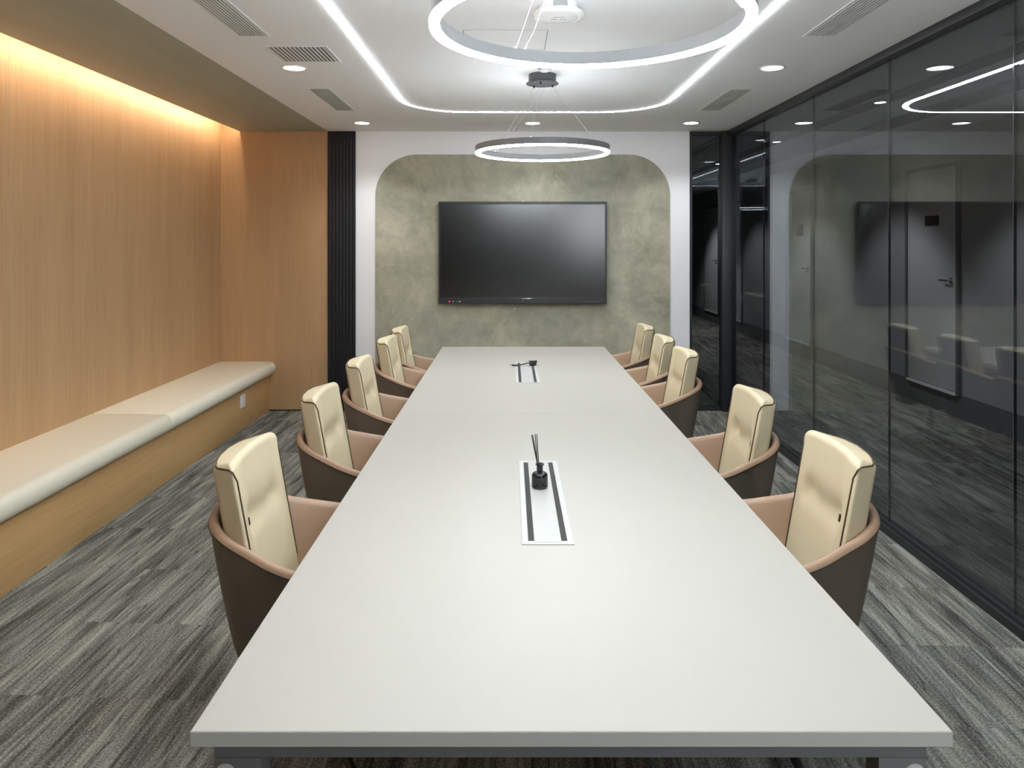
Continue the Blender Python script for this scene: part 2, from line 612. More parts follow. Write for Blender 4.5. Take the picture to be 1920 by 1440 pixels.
# corridor shell
struct(boxo('wall_corridor', M['corridor_wall'], XC, XC + .1, YR, YE, 0.22, ZC))
struct(boxo('baseboard_corridor', M['corridor_dark'], XC - .004, XC + .1, YR, YE, 0, 0.22))
struct(boxo('wall_far', M['corridor_dark'], 1.62, XC + .1, YE, YE + .1, 0, ZC))
struct(boxo('wall_passage', M['corridor_dark'], 1.62, 1.72, YB + .1, YE, 0, ZC))
struct(boxo('ceiling_passage', M['corridor_ceil'], 1.62, XG + .04, YB + .1, YE, ZC, ZC + .05))
bm = bmesh.new()
box(bm, 2.74, 2.90, YR, YE, ZC - .004, ZC)
struct(finish(bm, 'trim_2', M['slot_dark']))
bm = bmesh.new()
box(bm, 3.30, 3.58, YR, YE, ZC - .004, ZC)
struct(finish(bm, 'trim_3', M['slot_dark']))
# dark skirting line under the oak return and bench
struct(boxo('baseboard_alcove', M['dark_metal'], -2.33, XS, YB - .006, YB, 0, .012))

# glass partition
seams = [YB - .04, 6.07, 5.07, 4.06, 3.05, 2.04, 1.03, 0.02, YR]
for i in range(len(seams) - 1):
    a, b = seams[i + 1], seams[i]
    w = struct(boxo('window_%d' % (i + 1), M['glass'], XG, XG + .012, a + .002, b - .002, .06, 2.655))
    if i < len(seams) - 2:
        s = boxo('glass_joint', M['seal'], XG - .0005, XG + .0125, a - .0018, a + .0018, .06, 2.655, parent=w)
struct(boxo('trim_4', M['dark_metal'], XG - .035, XG + .047, YR, YB - .05, 2.652, ZC, .003))
bm = bmesh.new()
box(bm, XG - .035, XG + .047, YR, YB - .05, 0, .045, .003)
box(bm, XG - .018, XG + .030, YR, YB - .05, .045, .062)
struct(finish(bm, 'trim_5', M['dark_metal']))
# corner post and the framed end pane
struct(boxo('trim_6', M['dark_metal'], 2.035, XG + .05, YB - .05, YB + .06, 0, ZC, .004))
struct(boxo('window_9', M['glass'], 1.757, 2.035, YB + .02, YB + .032, .035, 2.665))
bm = bmesh.new()
box(bm, 1.733, 1.757, YB - .01, YB + .06, 0, ZC)
box(bm, 1.757, 2.035, YB - .01, YB + .06, 2.665, ZC)
box(bm, 1.757, 2.035, YB - .01, YB + .06, 0, .035)
struct(finish(bm, 'trim_7', M['dark_metal']))

# corridor doors (raised sills, small plates, levers)
def corridor_door(n, y0, y1, sign, far_handle=True):
    d = struct(boxo('door_%d' % n, M['door_grey'], XC - .02, XC, y0, y1, .235, 2.34, .003))
    bm = bmesh.new()
    box(bm, XC - .03, XC, y0 - .04, y0, .22, 2.38)
    box(bm, XC - .03, XC, y1, y1 + .04, .22, 2.38)
    box(bm, XC - .03, XC, y0, y1, 2.34, 2.38)
    finish(bm, 'door_frame', M['corridor_dark'], d)
    boxo('door_sill', M['white_metal'], XC - .04, XC, y0, y1, .205, .228, parent=d)
    if sign:
        sy, sz, w, h = sign
        boxo('door_sign', M['black_plastic'], XC - .026, XC - .02, sy - w / 2, sy + w / 2, sz - h / 2, sz + h / 2, .002, parent=d)
    bm = bmesh.new()
    hy = (y0 + .08) if far_handle else (y1 - .08)
    s = 1 if far_handle else -1
    lathe(bm, [(0, 0), (.026, 0), (.026, .008), (0, .008)], 20, (XC - .028, hy, 1.27), axis='x')
    tube(bm, [(XC - .02, hy, 1.27), (XC - .06, hy, 1.27), (XC - .065, hy + s * .02, 1.27), (XC - .065, hy + s * .12, 1.27)], .009, 8)
    finish(bm, 'door_handle', M['chrome'], d, 40)
corridor_door(1, 9.95, 10.8, (10.32, 1.80, .22, .16))
corridor_door(2, 6.70, 7.52, (7.09, 1.84, .23, .10))
corridor_door(3, 12.95, 13.75, (13.4, 1.83, .18, .16))
corridor_door(4, 14.4, 15.4, None)

# ------------------------------------------------------------------ meeting table
TX0, TX1, TY0, TYM, TY1, TZ = -0.571, 0.789, 1.289, 3.700, 6.083, 0.75
TC = (TX0 + TX1) / 2
t = thing('meeting_table', 'long white meeting table on a dark grey frame in the middle of the room', 'table', (TC, TY0, 0))
hw = (TX1 - TX0) / 2
Lm, L1 = TYM - TY0, TY1 - TY0
def table_top(y0, y1):
    bm = bmesh.new()
    box(bm, -hw, hw, y0, y1, TZ - .0285, TZ, .0015, 1)
    for f in bm.faces:
        f.material_index = 0 if abs(f.normal.z) > 0.7 else 1
    return finish(bm, 'tabletop', [M['table_white'], M['table_edge']], t)
table_top(0, Lm - .0008)
table_top(Lm + .0008, L1)
bm = bmesh.new()
zr0, zr1 = TZ - .0285 - .040, TZ - .0285
for y in (.030, Lm - .03, L1 - .085):
    box(bm, -hw + .030, hw - .030, y, y + .04, zr0, zr1, .002, 1)
for x in (-hw + .030, hw - .070):
    box(bm, x, x + .04, .070, L1 - .085, zr0, zr1, .002, 1)
finish(bm, 'frame_rail', M['rail'], t, 40)
for y in (.030, Lm - .05, L1 - .125):
    for s in (-1, 1):
        bm = bmesh.new()
        ins = .34 if y > 3 else .030
        xa = s * (hw - ins)
        xb = s * (hw - ins - .088)
        box(bm, min(xa, xb), max(xa, xb), y, y + .05, 0, zr0, .004, 2)
        lg = finish(bm, 'leg', M['rail'], t, 40)
        if y < .1:
            bm = bmesh.new()
            lathe(bm, [(0, -.006), (.015, -.006), (.019, -.002), (.019, .002), (0, .002)], 24, (s * (hw - .030 - .022), y, .653), axis='y')
            cp = finish(bm, 'bolt_cap', M['white_plastic'], lg, 40)
            cp['label'] = 'light grey round cap'

# power boxes let into the table top
def power_box(label, y0, y1):
    r = thing('table_power_box', label, 'power box', (TC, y0, TZ), 0, 'flush power boxes in the table')
    w, L = .0755, y1 - y0
    bm = bmesh.new()
    xi, yi = .057, .022
    box(bm, -w, -xi, 0, L, 0, .003, .001, 1)
    box(bm, xi, w, 0, L, 0, .003, .001, 1)
    box(bm, -xi, xi, 0, yi, 0, .003, .001, 1)
    box(bm, -xi, xi, L - yi, L, 0, .003, .001, 1)
    finish(bm, 'frame', M['box_frame'], r)
    for s in (-1, 1):
        b = boxo('brush_strip', M['brush'], min(s * xi, s * .040), max(s * xi, s * .040), yi, L - yi, .0002, .0022, parent=r)
        b['label'] = 'black cable brush strip'
    bm = bmesh.new()
    box(bm, -.0395, .0395, .010, L - .012, .0031, .0042, .0004, 1)
    finish(bm, 'lid', M['silver_lid'], r)
    return r
power_box('white flush power box near the camera end of the table, diffuser standing on it', 2.086, 2.886)
power_box('white flush power box near the far end of the table, black adapter on it', 4.49, 5.27)

# reed diffuser
d = thing('reed_diffuser', 'small smoked glass reed diffuser bottle with black sticks on the table', 'diffuser', (.104, 2.565, TZ + .0043))
bm = bmesh.new()
lathe(bm, [(0, 0), (.025, 0), (.0285, .003), (.0290, .008), (.0290, .043), (.0275, .049), (.022, .054), (.0115, .058), (.0105, .062), (.0105, .078), (.0150, .080), (.0155, .083), (.0145, .085), (.0085, .085),
           (.0080, .060), (.018, .0525), (.0255, .046), (.0268, .040), (.0268, .008), (.024, .005), (0, .005)], 40)
finish(bm, 'bottle', M['bottle'], d, 50)
bm = bmesh.new()
lathe(bm, [(0, .0052), (.0235, .0052), (.0262, .009), (.0262, .030), (0, .030)], 32)
finish(bm, 'oil', M['liquid'], d, 50)
bm = bmesh.new()
lathe(bm, [(.0105, .062), (.0112, .062), (.0112, .077), (.0105, .077)], 32)
o = finish(bm, 'collar', M['black_plastic'], d, 50)
for bx, by, tx, ty in ((.005, -.003, -.028, .030), (.004, .003, -.024, .034), (-.002, .004, -.015, .042), (.0, -.004, -.009, .040)):
    bm = bmesh.new()
    tube(bm, [(bx, by, .012), (tx * .5 - .0012, ty * .5 + .002, .085 + .0) if False else (bx + (tx - bx) * .43, by + (ty - by) * .1, .085), (tx, ty, .178)], .0016, 8)
    finish(bm, 'reed_stick', M['black_plastic'], d, 60)

# video adapter lying on the far power box
a = thing('cable_adapter', 'black video adapter with a short coiled cable and plug on the far power box', 'adapter', (.109, 5.13, TZ + .0043))
bm = bmesh.new()
box(bm, .025, .075, -.018, .018, 0, .022, .006, 3)
finish(bm, 'adapter_body', M['black_plastic'], a, 40)
bm = bmesh.new()
pts = []
for i in range(26):
    u = i / 25
    pts.append((.03 + .045 * math.sin(u * 2 * PI * 1.5 + .4) * .6 + .02, .0 + .026 * math.cos(u * 2 * PI * 1.5), .026 + .006 * math.sin(u * 5)))
pts += [(.01, -.01, .018), (-.03, -.016, .008), (-.06, -.02, .006)]
tube(bm, pts, .0042, 8)
finish(bm, 'cable', M['black_plastic'], a, 60)
bm = bmesh.new()
box(bm, -.100, -.055, -.030, -.014, .0, .010, .003, 2)
pl = finish(bm, 'plug', M['black_plastic'], a, 40)
boxo('plug_tip', M['chrome'], -.116, -.100, -.028, -.016, .002, .008, .0005, pl)

# ------------------------------------------------------------------ chairs
def sgnpow(v, p):
    return math.copysign(abs(v) ** p, v)

def smoothstep(a, b, x):
    t_ = max(0, min(1, (x - a) / (b - a)))
    return t_ * t_ * (3 - 2 * t_)

CT = 0.955   # top of the back cushion
def cushion_rows():
    rows = []
    n = 34
    zlo, zhi, r = .43, CT - .022, .022
    for i in range(n + 1):
        rows.append((zlo + (zhi - zlo) * i / n, 0.0))
    for i in range(1, 8):
        th = i / 7 * PI / 2
        rows.append((zhi + r * math.sin(th), r * (1 - math.cos(th))))
    return rows
CR = cushion_rows()
NPH = 96
def cushion_pt(j, ph, tag_y=0, push=0.0):
    z, inset = CR[j]
    u = (z - .43) / (CT - .43)
    th = .088 - .016 * u
    w = .200 + .008 * u
    xf = -.222 + (CT - z) * math.tan(math.radians(10.5))
    xc = xf - th / 2
    ex = 2 / 7.5
    hx, hy = th / 2 - inset * .8, w - inset
    x = hx * sgnpow(math.cos(ph), ex)
    y = hy * sgnpow(math.sin(ph), ex)
    dep = (hx - x) / (2 * hx)          # 0 on the front face, 1 at the rear
    y *= 1 - .19 * dep                  # the sides run in towards the rear
    k = (y / w) ** 2
    X = xc + x + .012 * (k - .5)
    X -= .026 * (1 - k) * dep           # the rear swells between the corners
    Z = z + (.014 * (1 - k) - .016 * dep) * smoothstep(.6, 1.0, u)
    if math.cos(ph) > 0.3 and inset == 0:   # two tufts on the front, each in a faint upright crease
        for ty in (-.110, .110):
            dy, dz = (y - ty), (z - .765)
            X -= .026 * math.exp(-(dy * dy) / (2 * .020 ** 2) - (dz * dz) / (2 * .026 ** 2))
            X -= .007 * math.exp(-(dy * dy) / (2 * .012 ** 2)) * math.exp(-(dz * dz) / (2 * .11 ** 2))
    p = Vector((X, y, Z))
    if push:
        p += Vector((math.copysign(abs(math.cos(ph)) ** .5, math.cos(ph)), math.copysign(abs(math.sin(ph)) ** .5, math.sin(ph)), .35 if inset else 0)).normalized() * push
    return p

HALF = [(.225, .284), (.12, .296), (.02, .296), (-.085, .272), (-.17, .238), (-.245, .211), (-.300, .168), (-.332, .092), (-.340, 0)]
def _catmull(P, n=14):
    out = []
    for i in range(len(P) - 1):
        p0, p1, p2, p3 = P[max(i - 1, 0)], P[i], P[i + 1], P[min(i + 2, len(P) - 1)]
        for k in range(n):
            t_ = k / n
            out.append(tuple(.5 * (2 * b + (c - a) * t_ + (2 * a - 5 * b + 4 * c - d) * t_ * t_ + (3 * b - a - 3 * c + d) * t_ ** 3)
                             for a, b, c, d in zip(p0, p1, p2, p3)))
    out.append(P[-1])
    return out
_full = _catmull([(x, -y) for x, y in HALF] + [(x, y) for x, y in reversed(HALF[:-1])])
_len = [0]
for a_, b_ in zip(_full[:-1], _full[1:]):
    _len.append(_len[-1] + math.hypot(b_[0] - a_[0], b_[1] - a_[1]))
def shell_plan(s, off=0.0):
    """plan of the tub rim, s in 0..1 from one arm front round the back to the other; off pulls it inwards"""
    d_ = max(0, min(1, s)) * _len[-1]
    i = 0
    while i < len(_len) - 2 and _len[i + 1] < d_:
        i += 1
    t_ = (d_ - _len[i]) / max(1e-9, _len[i + 1] - _len[i])
    p = Vector(_full[i]).lerp(Vector(_full[i + 1]), t_)
    q0, q1 = Vector(_full[max(i - 2, 0)]), Vector(_full[min(i + 3, len(_full) - 1)])
    tan = (q1 - q0).normalized()
    return p + Vector((tan.y, -tan.x)) * off

def rim_z(p):
    b = max(0, min(1, (.225 - p.x) / .57))
    return .652 + .136 * b ** 2.1

NS = 72
def shell_outer():
    bm = bmesh.new()
    grid = []
    for i in range(NS + 1):
        s = i / NS
        p = shell_plan(s)
        zr = rim_z(p) - .016
        col = []
        for k in range(13):
            v = k / 12
            z = .335 + (zr - .335) * v
            sc = .72 + .28 * v ** .8
            q = Vector((-.06, 0)) + (p - Vector((-.06, 0))) * sc
            col.append(bm.verts.new((q.x, q.y, z)))
        grid.append(col)
    for i in range(NS):
        for k in range(12):
            bm.faces.new((grid[i][k], grid[i + 1][k], grid[i + 1][k + 1], grid[i][k + 1]))
    bm.faces.new([grid[i][0] for i in range(NS + 1)])
    return bm

def shell_inner():
    bm = bmesh.new()
    grid = []
    for i in range(NS + 1):
        s = i / NS
        p0 = shell_plan(s)
        zr = rim_z(p0)
        col = []
        prof = [(-.0015, -.017), (.0015, -.008), (.006, -.002), (.013, 0), (.021, -.002), (.028, -.008), (.032, -.020), (.034, -.07), (.037, -.15), (.045, None)]
        for off, dz in prof:
            p = shell_plan(s, off)
            z = .40 if dz is None else zr + dz
            if dz is not None and dz < -.05:
                pass
            v = max(0, min(1, (z - .335) / (zr - .351)))
            q = Vector((-.06, 0)) + (p - Vector((-.06, 0))) * ((.72 + .28 * v ** .8) if v < .97 else 1)
            col.append(bm.verts.new((q.x, q.y, z)))
        grid.append(col)
    n = len(grid[0])
    for i in range(NS):
        for k in range(n - 1):
            bm.faces.new((grid[i][k], grid[i + 1][k], grid[i + 1][k + 1], grid[i][k + 1]))
    # closed arm fronts
    for i in (0, NS):
        s = i / NS
        p = shell_plan(s)
        sc = .72
        q = Vector((-.06, 0)) + (p - Vector((-.06, 0))) * sc
        lo = bm.verts.new((q.x, q.y, .335))
        lo2 = bm.verts.new((q.x, q.y * .7, .40))
        bm.faces.new(grid[i] + [lo2, lo])
    return bm

def make_chair(label, tag_side):
    r = thing('conference_chair', label, 'chair', (0, 0, 0), 0, 'chairs around the meeting table')
    sh = finish(shell_outer(), 'outer_shell', M['taupe_dark'], r, 50)
    sh['label'] = 'dark taupe outer shell'
    bm = bmesh.new()
    pts = []
    for i in range(NS + 1):
        p = shell_plan(i / NS, -.0005)
        pts.append((p.x, p.y, rim_z(p) - .0185))
    tube(bm, pts, .0026, 6)
    finish(bm, 'rim_piping', M['piping'], sh, 60)
    li = finish(shell_inner(), 'inner_lining', M['taupe'], r, 50)
    li['label'] = 'lighter taupe lining and rim'
    # seat cushion
    bm = bmesh.new()
    box(bm, -.13, .262, -.205, .205, .385, .468, .028, 4)
    finish(bm, 'seat_cushion', M['cream'], r, 50)
    # back cushion
    bm = bmesh.new()
    rows = []
    for j in range(len(CR)):
        rows.append([bm.verts.new(cushion_pt(j, 2 * PI * k / NPH, tag_side)) for k in range(NPH)])
    for j in range(len(CR) - 1):
        for k in range(NPH):
            l = (k + 1) % NPH
            f = bm.faces.new((rows[j][k], rows[j][l], rows[j + 1][l], rows[j + 1][k]))
            mid = 2 * PI * (k + .5) / NPH
            f.material_index = 1 if math.cos(mid) < -.55 and j < len(CR) - 4 else 0
    top = rows[-1]
    h = NPH // 2
    for k in range(0, h - 1):   # ladder across the flat top, front half against rear half
        a_, b_ = top[(k - NPH // 4) % NPH], top[(k + 1 - NPH // 4) % NPH]
        c_, d_ = top[(-k - 2 - NPH // 4) % NPH], top[(-k - 1 - NPH // 4) % NPH]
        vs = []
        for v in (a_, b_, c_, d_):
            if v not in vs:
                vs.append(v)
        if len(vs) >= 3:
            try:
                bm.faces.new(vs)
            except ValueError:
                pass
    bm.faces.new(list(reversed(rows[0])))
    cu = finish(bm, 'back_cushion', [M['cream'], M['taupe_dark']], r, 60)
    cu['label'] = 'tall cream back cushion'
    # piping: up the front edges, over the shoulders, along the rear top edge
    F = PI / 4
    B = 3 * PI / 4 - .05
    J = len(CR)
    def side(sg):
        path = [cushion_pt(j, sg * F, tag_side, .0012) for j in range(2, J - 9)]
        m = 9
        for q in range(1, m + 1):
            u = q / m
            e = u * u * (3 - 2 * u)
            jj = min(J - 2, J - 9 + round(7 * e))
            path.append(cushion_pt(jj, sg * (F + (B - F) * u), tag_side, .0012))
        return path
    p1 = side(-1)
    p2 = side(1)
    rear = [cushion_pt(J - 2, -B - (2 * PI - 2 * B) * q / 24, tag_side, .0012) for q in range(1, 24)]
    path = p1 + rear + list(reversed(p2))
    bm = bmesh.new()
    tube(bm, path, .0028, 6)
    finish(bm, 'cushion_piping', M['piping'], cu, 60)
    best = None
    for j in range(len(CR)):
        for k in range(NPH):
            if math.cos(2 * PI * k / NPH) > .3:
                p = cushion_pt(j, 2 * PI * k / NPH)
                e = (p.y - tag_side * .110) ** 2 + (p.z - .760) ** 2
                if best is None or e < best[0]:
                    best = (e, p)
    bm = bmesh.new()
    box(bm, -.004, .015, -.006, .006, -.012, .012, .0012, 1)
    bmesh.ops.rotate(bm, verts=bm.verts[:], cent=(0, 0, 0), matrix=Matrix.Rotation(math.radians(-10), 3, 'Y'))
    bmesh.ops.translate(bm, verts=bm.verts[:], vec=best[1])
    finish(bm, 'tag', M['tag'], cu)
    # column, star base, casters
    bm = bmesh.new()
    lathe(bm, [(0, .30), (.10, .30), (.10, .335), (0, .335)], 24, (-.02, 0, 0))
    lathe(bm, [(0, .08), (.028, .08), (.028, .22), (.020, .22), (.020, .31), (0, .31)], 24, (-.02, 0, 0))
    finish(bm, 'column', M['black_plastic'], r, 40)
    bm = bmesh.new()
    lathe(bm, [(0, .07), (.040, .07), (.045, .09), (.036, .125), (0, .125)], 24, (-.02, 0, 0))
    for k in range(5):
        an = 2 * PI * k / 5 + .31
        dx, dy = math.cos(an), math.sin(an)
        tube(bm, [(-.02 + dx * .03, dy * .03, .100), (-.02 + dx * .16, dy * .16, .094), (-.02 + dx * .285, dy * .285, .072)], [.021, .018, .012], 10)
    finish(bm, 'star_base', M['black_plastic'], r, 50)
    for k in range(5):
        an = 2 * PI * k / 5 + .31
        bm = bmesh.new()
        cx, cy_ = -.02 + math.cos(an) * .285, math.sin(an) * .285
        for s in (-1, 1):
            o_ = Vector((-math.sin(an + .5), math.cos(an + .5))) * s * .014
            lathe(bm, [(0, -.008), (.022, -.008), (.027, -.004), (.027, .004), (.022, .008), (0, .008)], 20, (0, 0, 0), axis='y')
            vs = [v for v in bm.verts if not v.tag]
            R_ = Matrix.Rotation(an + .5, 3, 'Z')
            for v in vs:
                v.co = R_ @ v.co + Vector((cx + o_.x, cy_ + o_.y, .0272))
                v.tag = True
        tube(bm, [(cx, cy_, .03), (cx, cy_, .074)], .007, 8)
        finish(bm, 'caster', M['black_plastic'], r, 40)
    return r

def copy_tree(o, parent=None):
    c = o.copy()
    C.objects.link(c)
    c.parent = parent
    for ch in list(o.children):
        copy_tree(ch, c)
    return c

XLc, XRc = -.608, .832
left = [(2.36, 'nearest the camera'), (3.275, 'second from the camera'), (4.14, 'middle of its row'), (5.06, 'second from the TV wall'), (5.665, 'nearest the TV wall')]
right = [(2.39, 'nearest the camera'), (3.23, 'second from the camera'), (4.49, 'middle of its row'), (5.13, 'second from the TV wall'), (5.84, 'nearest the TV wall')]
def place(spots, x, rz, sideword, tagside):
    proto = None
    for i, (y, w) in enumerate(spots):
        lab = 'cream and taupe tub chair on the %s side, %s' % (sideword, w)
        if proto is None:
            proto = o = make_chair(lab, tagside)
        else:
            o = copy_tree(proto)
        o['label'] = lab
        o.location = (x, y, 0)
        o.rotation_euler = (0, 0, rz + math.radians(random.uniform(-1, 1)))
place(left, XLc, 0, 'bench', -1)
place(right, XRc, PI, 'glass wall', 1)

# ------------------------------------------------------------------ wall display
tv = thing('wall_display', 'large black flat screen hung on the grey plaster panel', 'screen', (.117, YB - .012, 1.53))
w2, h2 = .803, .487
YF = -.085
boxo('housing', M['bezel_edge'], -w2, w2, YF + .012, -.03, -h2, h2, .006, tv)
boxo('wall_bracket', M['black_plastic'], -.45, .45, -.03, 0, -.25, .25, .003, tv)
bm = bmesh.new()
t_, bt = .018, .058
box(bm, -w2, -w2 + t_, YF, YF + .012, -h2, h2, .002, 1)
box(bm, w2 - t_, w2, YF, YF + .012, -h2, h2, .002, 1)
box(bm, -w2 + t_, w2 - t_, YF, YF + .012, h2 - .026, h2, .002, 1)
box(bm, -w2 + t_, w2 - t_, YF, YF + .012, -h2, -h2 + bt, .002, 1)
bz = finish(bm, 'bezel', M['bezel'], tv)
boxo('screen', M['screen'], -w2 + t_, w2 - t_, YF + .004, YF + .011, -h2 + bt, h2 - .026, parent=tv)
zc = -h2 + .020
bm = bmesh.new()
lathe(bm, [(0, -.002), (.0045, -.002), (.0055, 0), (0, 0)], 16, (-w2 + .105, YF - .0005, zc), axis='y')
l = finish(bm, 'standby_light', M['led_red'], bz)
l['label'] = 'small red standby light'
for xa, xb, za, zb in ((.133, .148, -.002, .003), (.178, .183, -.004, .002), (.198, .209, -.004, .006)):
    boxo('port_mark', M['white_plastic'], -w2 + xa, -w2 + xb, YF - .002, YF + .001, zc + za, zc + zb, parent=bz)
bm = bmesh.new()
box(bm, w2 - .222, w2 - .212, YF - .002, YF + .001, zc - .004, zc + .006)
box(bm, w2 - .200, w2 - .070, YF - .002, YF + .001, zc - .001, zc + .002)
finish(bm, 'button_bar', M['bezel_edge'], bz)
boxo('logo_mark', M['bezel_edge'], -.004, .004, YF - .001, YF + .001, zc - .008, zc + .006, parent=bz)
boxo('sensor_bar', M['chrome'], -.01, .09, YF - .003, YF + .001, -h2 + .046, -h2 + .051, .001, bz)
boxo('camera_lug', M['chrome'], -.012, .012, YF + .002, YF + .012, h2, h2 + .005, .001, bz)

# ------------------------------------------------------------------ bench
bn = thing('oak_bench', 'long oak veneer bench along the oak wall', 'bench', (XL, YR, 0))
boxo('front_panel', M['wood_long'], .45, .47, 0, YB - YR, .0, .352, .001, bn)
boxo('deck', M['wood_long'], 0, .45, 0, YB - YR, .332, .352, .0, bn)
for i, (ya, yb, lab) in enumerate(((4.852, 6.998, 'cream bench cushion at the far end, against the oak return panel'),
                                   (2.704, 4.848, 'cream bench cushion on the oak bench, next from the far one'),
                                   (0.556, 2.700, 'cream bench cushion on the oak bench, nearest the camera'))):
    bm = bmesh.new()
    hx, n = .535, 10
    r_ = .052
    prof = [(0.001, .353), (hx - .03, .353)]
    for k in range(n + 1):
        a_ = -PI / 2 + k * PI / n
        prof.append((hx - r_ + r_ * math.cos(a_), .353 + .060 + (.060) * math.sin(a_) + .004 * (1 if k > n // 2 else 0)))
    prof += [(hx - .25, .480), (.001, .479)]
    prof = [prof[0]] + prof[2:]
    e_ = .014
    rows = []
    for y, sx, dz in ((ya, .0, -.016), (ya + .004, .0, -.006), (ya + e_, 0, 0), (yb - e_, 0, 0), (yb - .004, 0, -.006), (yb, 0, -.016)):
        rows.append([bm.verts.new((x + (dz * .5 if x > .3 else 0), y, z + (dz if z > .42 else 0))) for x, z in prof])
    for a_, b_ in zip(rows[:-1], rows[1:]):
        for k in range(len(prof)):
            l_ = (k + 1) % len(prof)
            bm.faces.new((a_[k], a_[l_], b_[l_], b_[k]))
    bm.faces.new(rows[0])
    bm.faces.new(rows[-1])
    o = finish(bm, 'bench_cushion', M['cream_bench'], None, 50)
    o.location = (XL, 0, 0)
    tag(o, lab, 'cushion', 'cream cushions along the bench')
# socket on the bench front
sk = thing('wall_socket', 'small white socket plate on the oak bench front', 'socket', (-2.33, 6.29, .248))
boxo('plate', M['white_plastic'], 0, .008, -.055, .055, -.055, .055, .003, sk)
boxo('socket_slots', M['slot_dark'], .0078, .0086, .010, .030, .030, .036, parent=sk)

# ------------------------------------------------------------------ ceiling fittings
# LED line let into the ceiling
LX0, LX1, LY0, LY1, LR = -.825, 1.205, 0.43, 5.957, .5
pts = []
for cx, cyy, a0 in ((LX1 - LR, LY1 - LR, 0), (LX0 + LR, LY1 - LR, 90), (LX0 + LR, LY0 + LR, 180), (LX1 - LR, LY0 + LR, 270)):
    for k in range(13):
        a_ = math.radians(a0 + k * 7.5)
        pts.append((cx + LR * math.cos(a_), cyy + LR * math.sin(a_)))
ll = thing('ceiling_light_line', 'white LED line running as a rounded rectangle in the ceiling', 'light', ((LX0 + LX1) / 2, (LY0 + LY1) / 2, ZC))
lp = [(x - (LX0 + LX1) / 2, y - (LY0 + LY1) / 2) for x, y in pts]
bm = bmesh.new()
ribbon(bm, lp, .022, -.0042, -.0005)
finish(bm, 'diffuser', M['led'], ll)
bm = bmesh.new()
ribbon(bm, lp, .032, -.0014, 0)
finish(bm, 'profile', M['white_metal'], ll)

# cove LED
cv = tag(boxo('cove_light_strip', M['led_cove'], -2.630, -2.616, YR + .05, YB - .03, 2.782, 2.80), 'warm LED strip hidden in the trough above the oak wall', 'light')

# ring pendants
def ring_lamp(label, x, y, z, turn):
    r = thing('ring_pendant', label, 'pendant light', (x, y, z), 0, 'ring pendants over the table')
    R0 = .430
    n = 112
    def ring(bm, prof):
        rows = []
        for i in range(n):
            a_ = 2 * PI * i / n
            rows.append([bm.verts.new((q * math.cos(a_), q * math.sin(a_), zz)) for q, zz in prof])
        for i in range(n):
            A, B = rows[i], rows[(i + 1) % n]
            for k in range(len(prof)):
                l_ = (k + 1) % len(prof)
                bm.faces.new((A[k], A[l_], B[l_], B[k]))
    bm = bmesh.new()
    ring(bm, [(R0, .006), (R0, .044), (R0 - .030, .044), (R0 - .030, .006)])
    finish(bm, 'housing', M['ring_grey'], r, 40)
    bm = bmesh.new()
    ring(bm, [(R0 - .001, .0062), (R0 - .029, .0062), (R0 - .028, -.004), (R0 - .002, -.004)])
    finish(bm, 'diffuser', M['led_ring'], r, 40)
    bm = bmesh.new()
    ring(bm, [(R0 - .005, .0441), (R0 - .005, .0444), (R0 - .025, .0444), (R0 - .025, .0441)])
    finish(bm, 'added_uplight', M['added_up_near'] if y < 3 else M['added_up'], r, 40)  # unseen glowing strip added on the ring top to brighten the ceiling
    zc_ = ZC - z
    bm = bmesh.new()
    lathe(bm, [(0, zc_), (.088, zc_), (.088, zc_ - .045), (.098, zc_ - .052), (.104, zc_ - .056), (.104, zc_ - .060), (0, zc_ - .060)], 40)
    ca = finish(bm, 'canopy', M['canopy_grey'], r, 40)
    for k in range(3):
        a_ = math.radians(turn + 120 * k)
        px, py = .07 * math.cos(a_), .07 * math.sin(a_)
        bm = bmesh.new()
        lathe(bm, [(0, zc_ - .076), (.005, zc_ - .076), (.006, zc_ - .060), (0, zc_ - .060)], 12, (px, py, 0))
        finish(bm, 'wire_gland', M['black_plastic'], ca, 40)
        bm = bmesh.new()
        qx, qy = (R0 - .015) * math.cos(a_), (R0 - .015) * math.sin(a_)
        tube(bm, [(px, py, zc_ - .072), (qx, qy, .044)], .0008, 6)
        finish(bm, 'suspension_wire', M['wire'], r, 60)
        bm = bmesh.new()
        lathe(bm, [(0, .052), (.0025, .052), (.003, .044), (0, .044)], 12, (qx, qy, 0))
        finish(bm, 'wire_grip', M['wire'], r, 40)
    a_ = math.radians(turn + 116)
    bm = bmesh.new()
    tube(bm, [(.03, .05, zc_ - .058), (-.02, .08, zc_ - .12), ((R0 - .02) * math.cos(a_) + .03, (R0 - .02) * math.sin(a_) - .02, .10), ((R0 - .015) * math.cos(a_), (R0 - .015) * math.sin(a_), .044)], .0009, 6)
    finish(bm, 'feed_cable', M['wire'], r, 60)
    return r
ring_lamp('white glowing ring pendant over the near half of the table, cut by the frame', .212, 1.945, 2.195, -2)
ring_lamp('white glowing ring pendant over the far half of the table, before the screen', .205, 4.64, 2.195, 18)

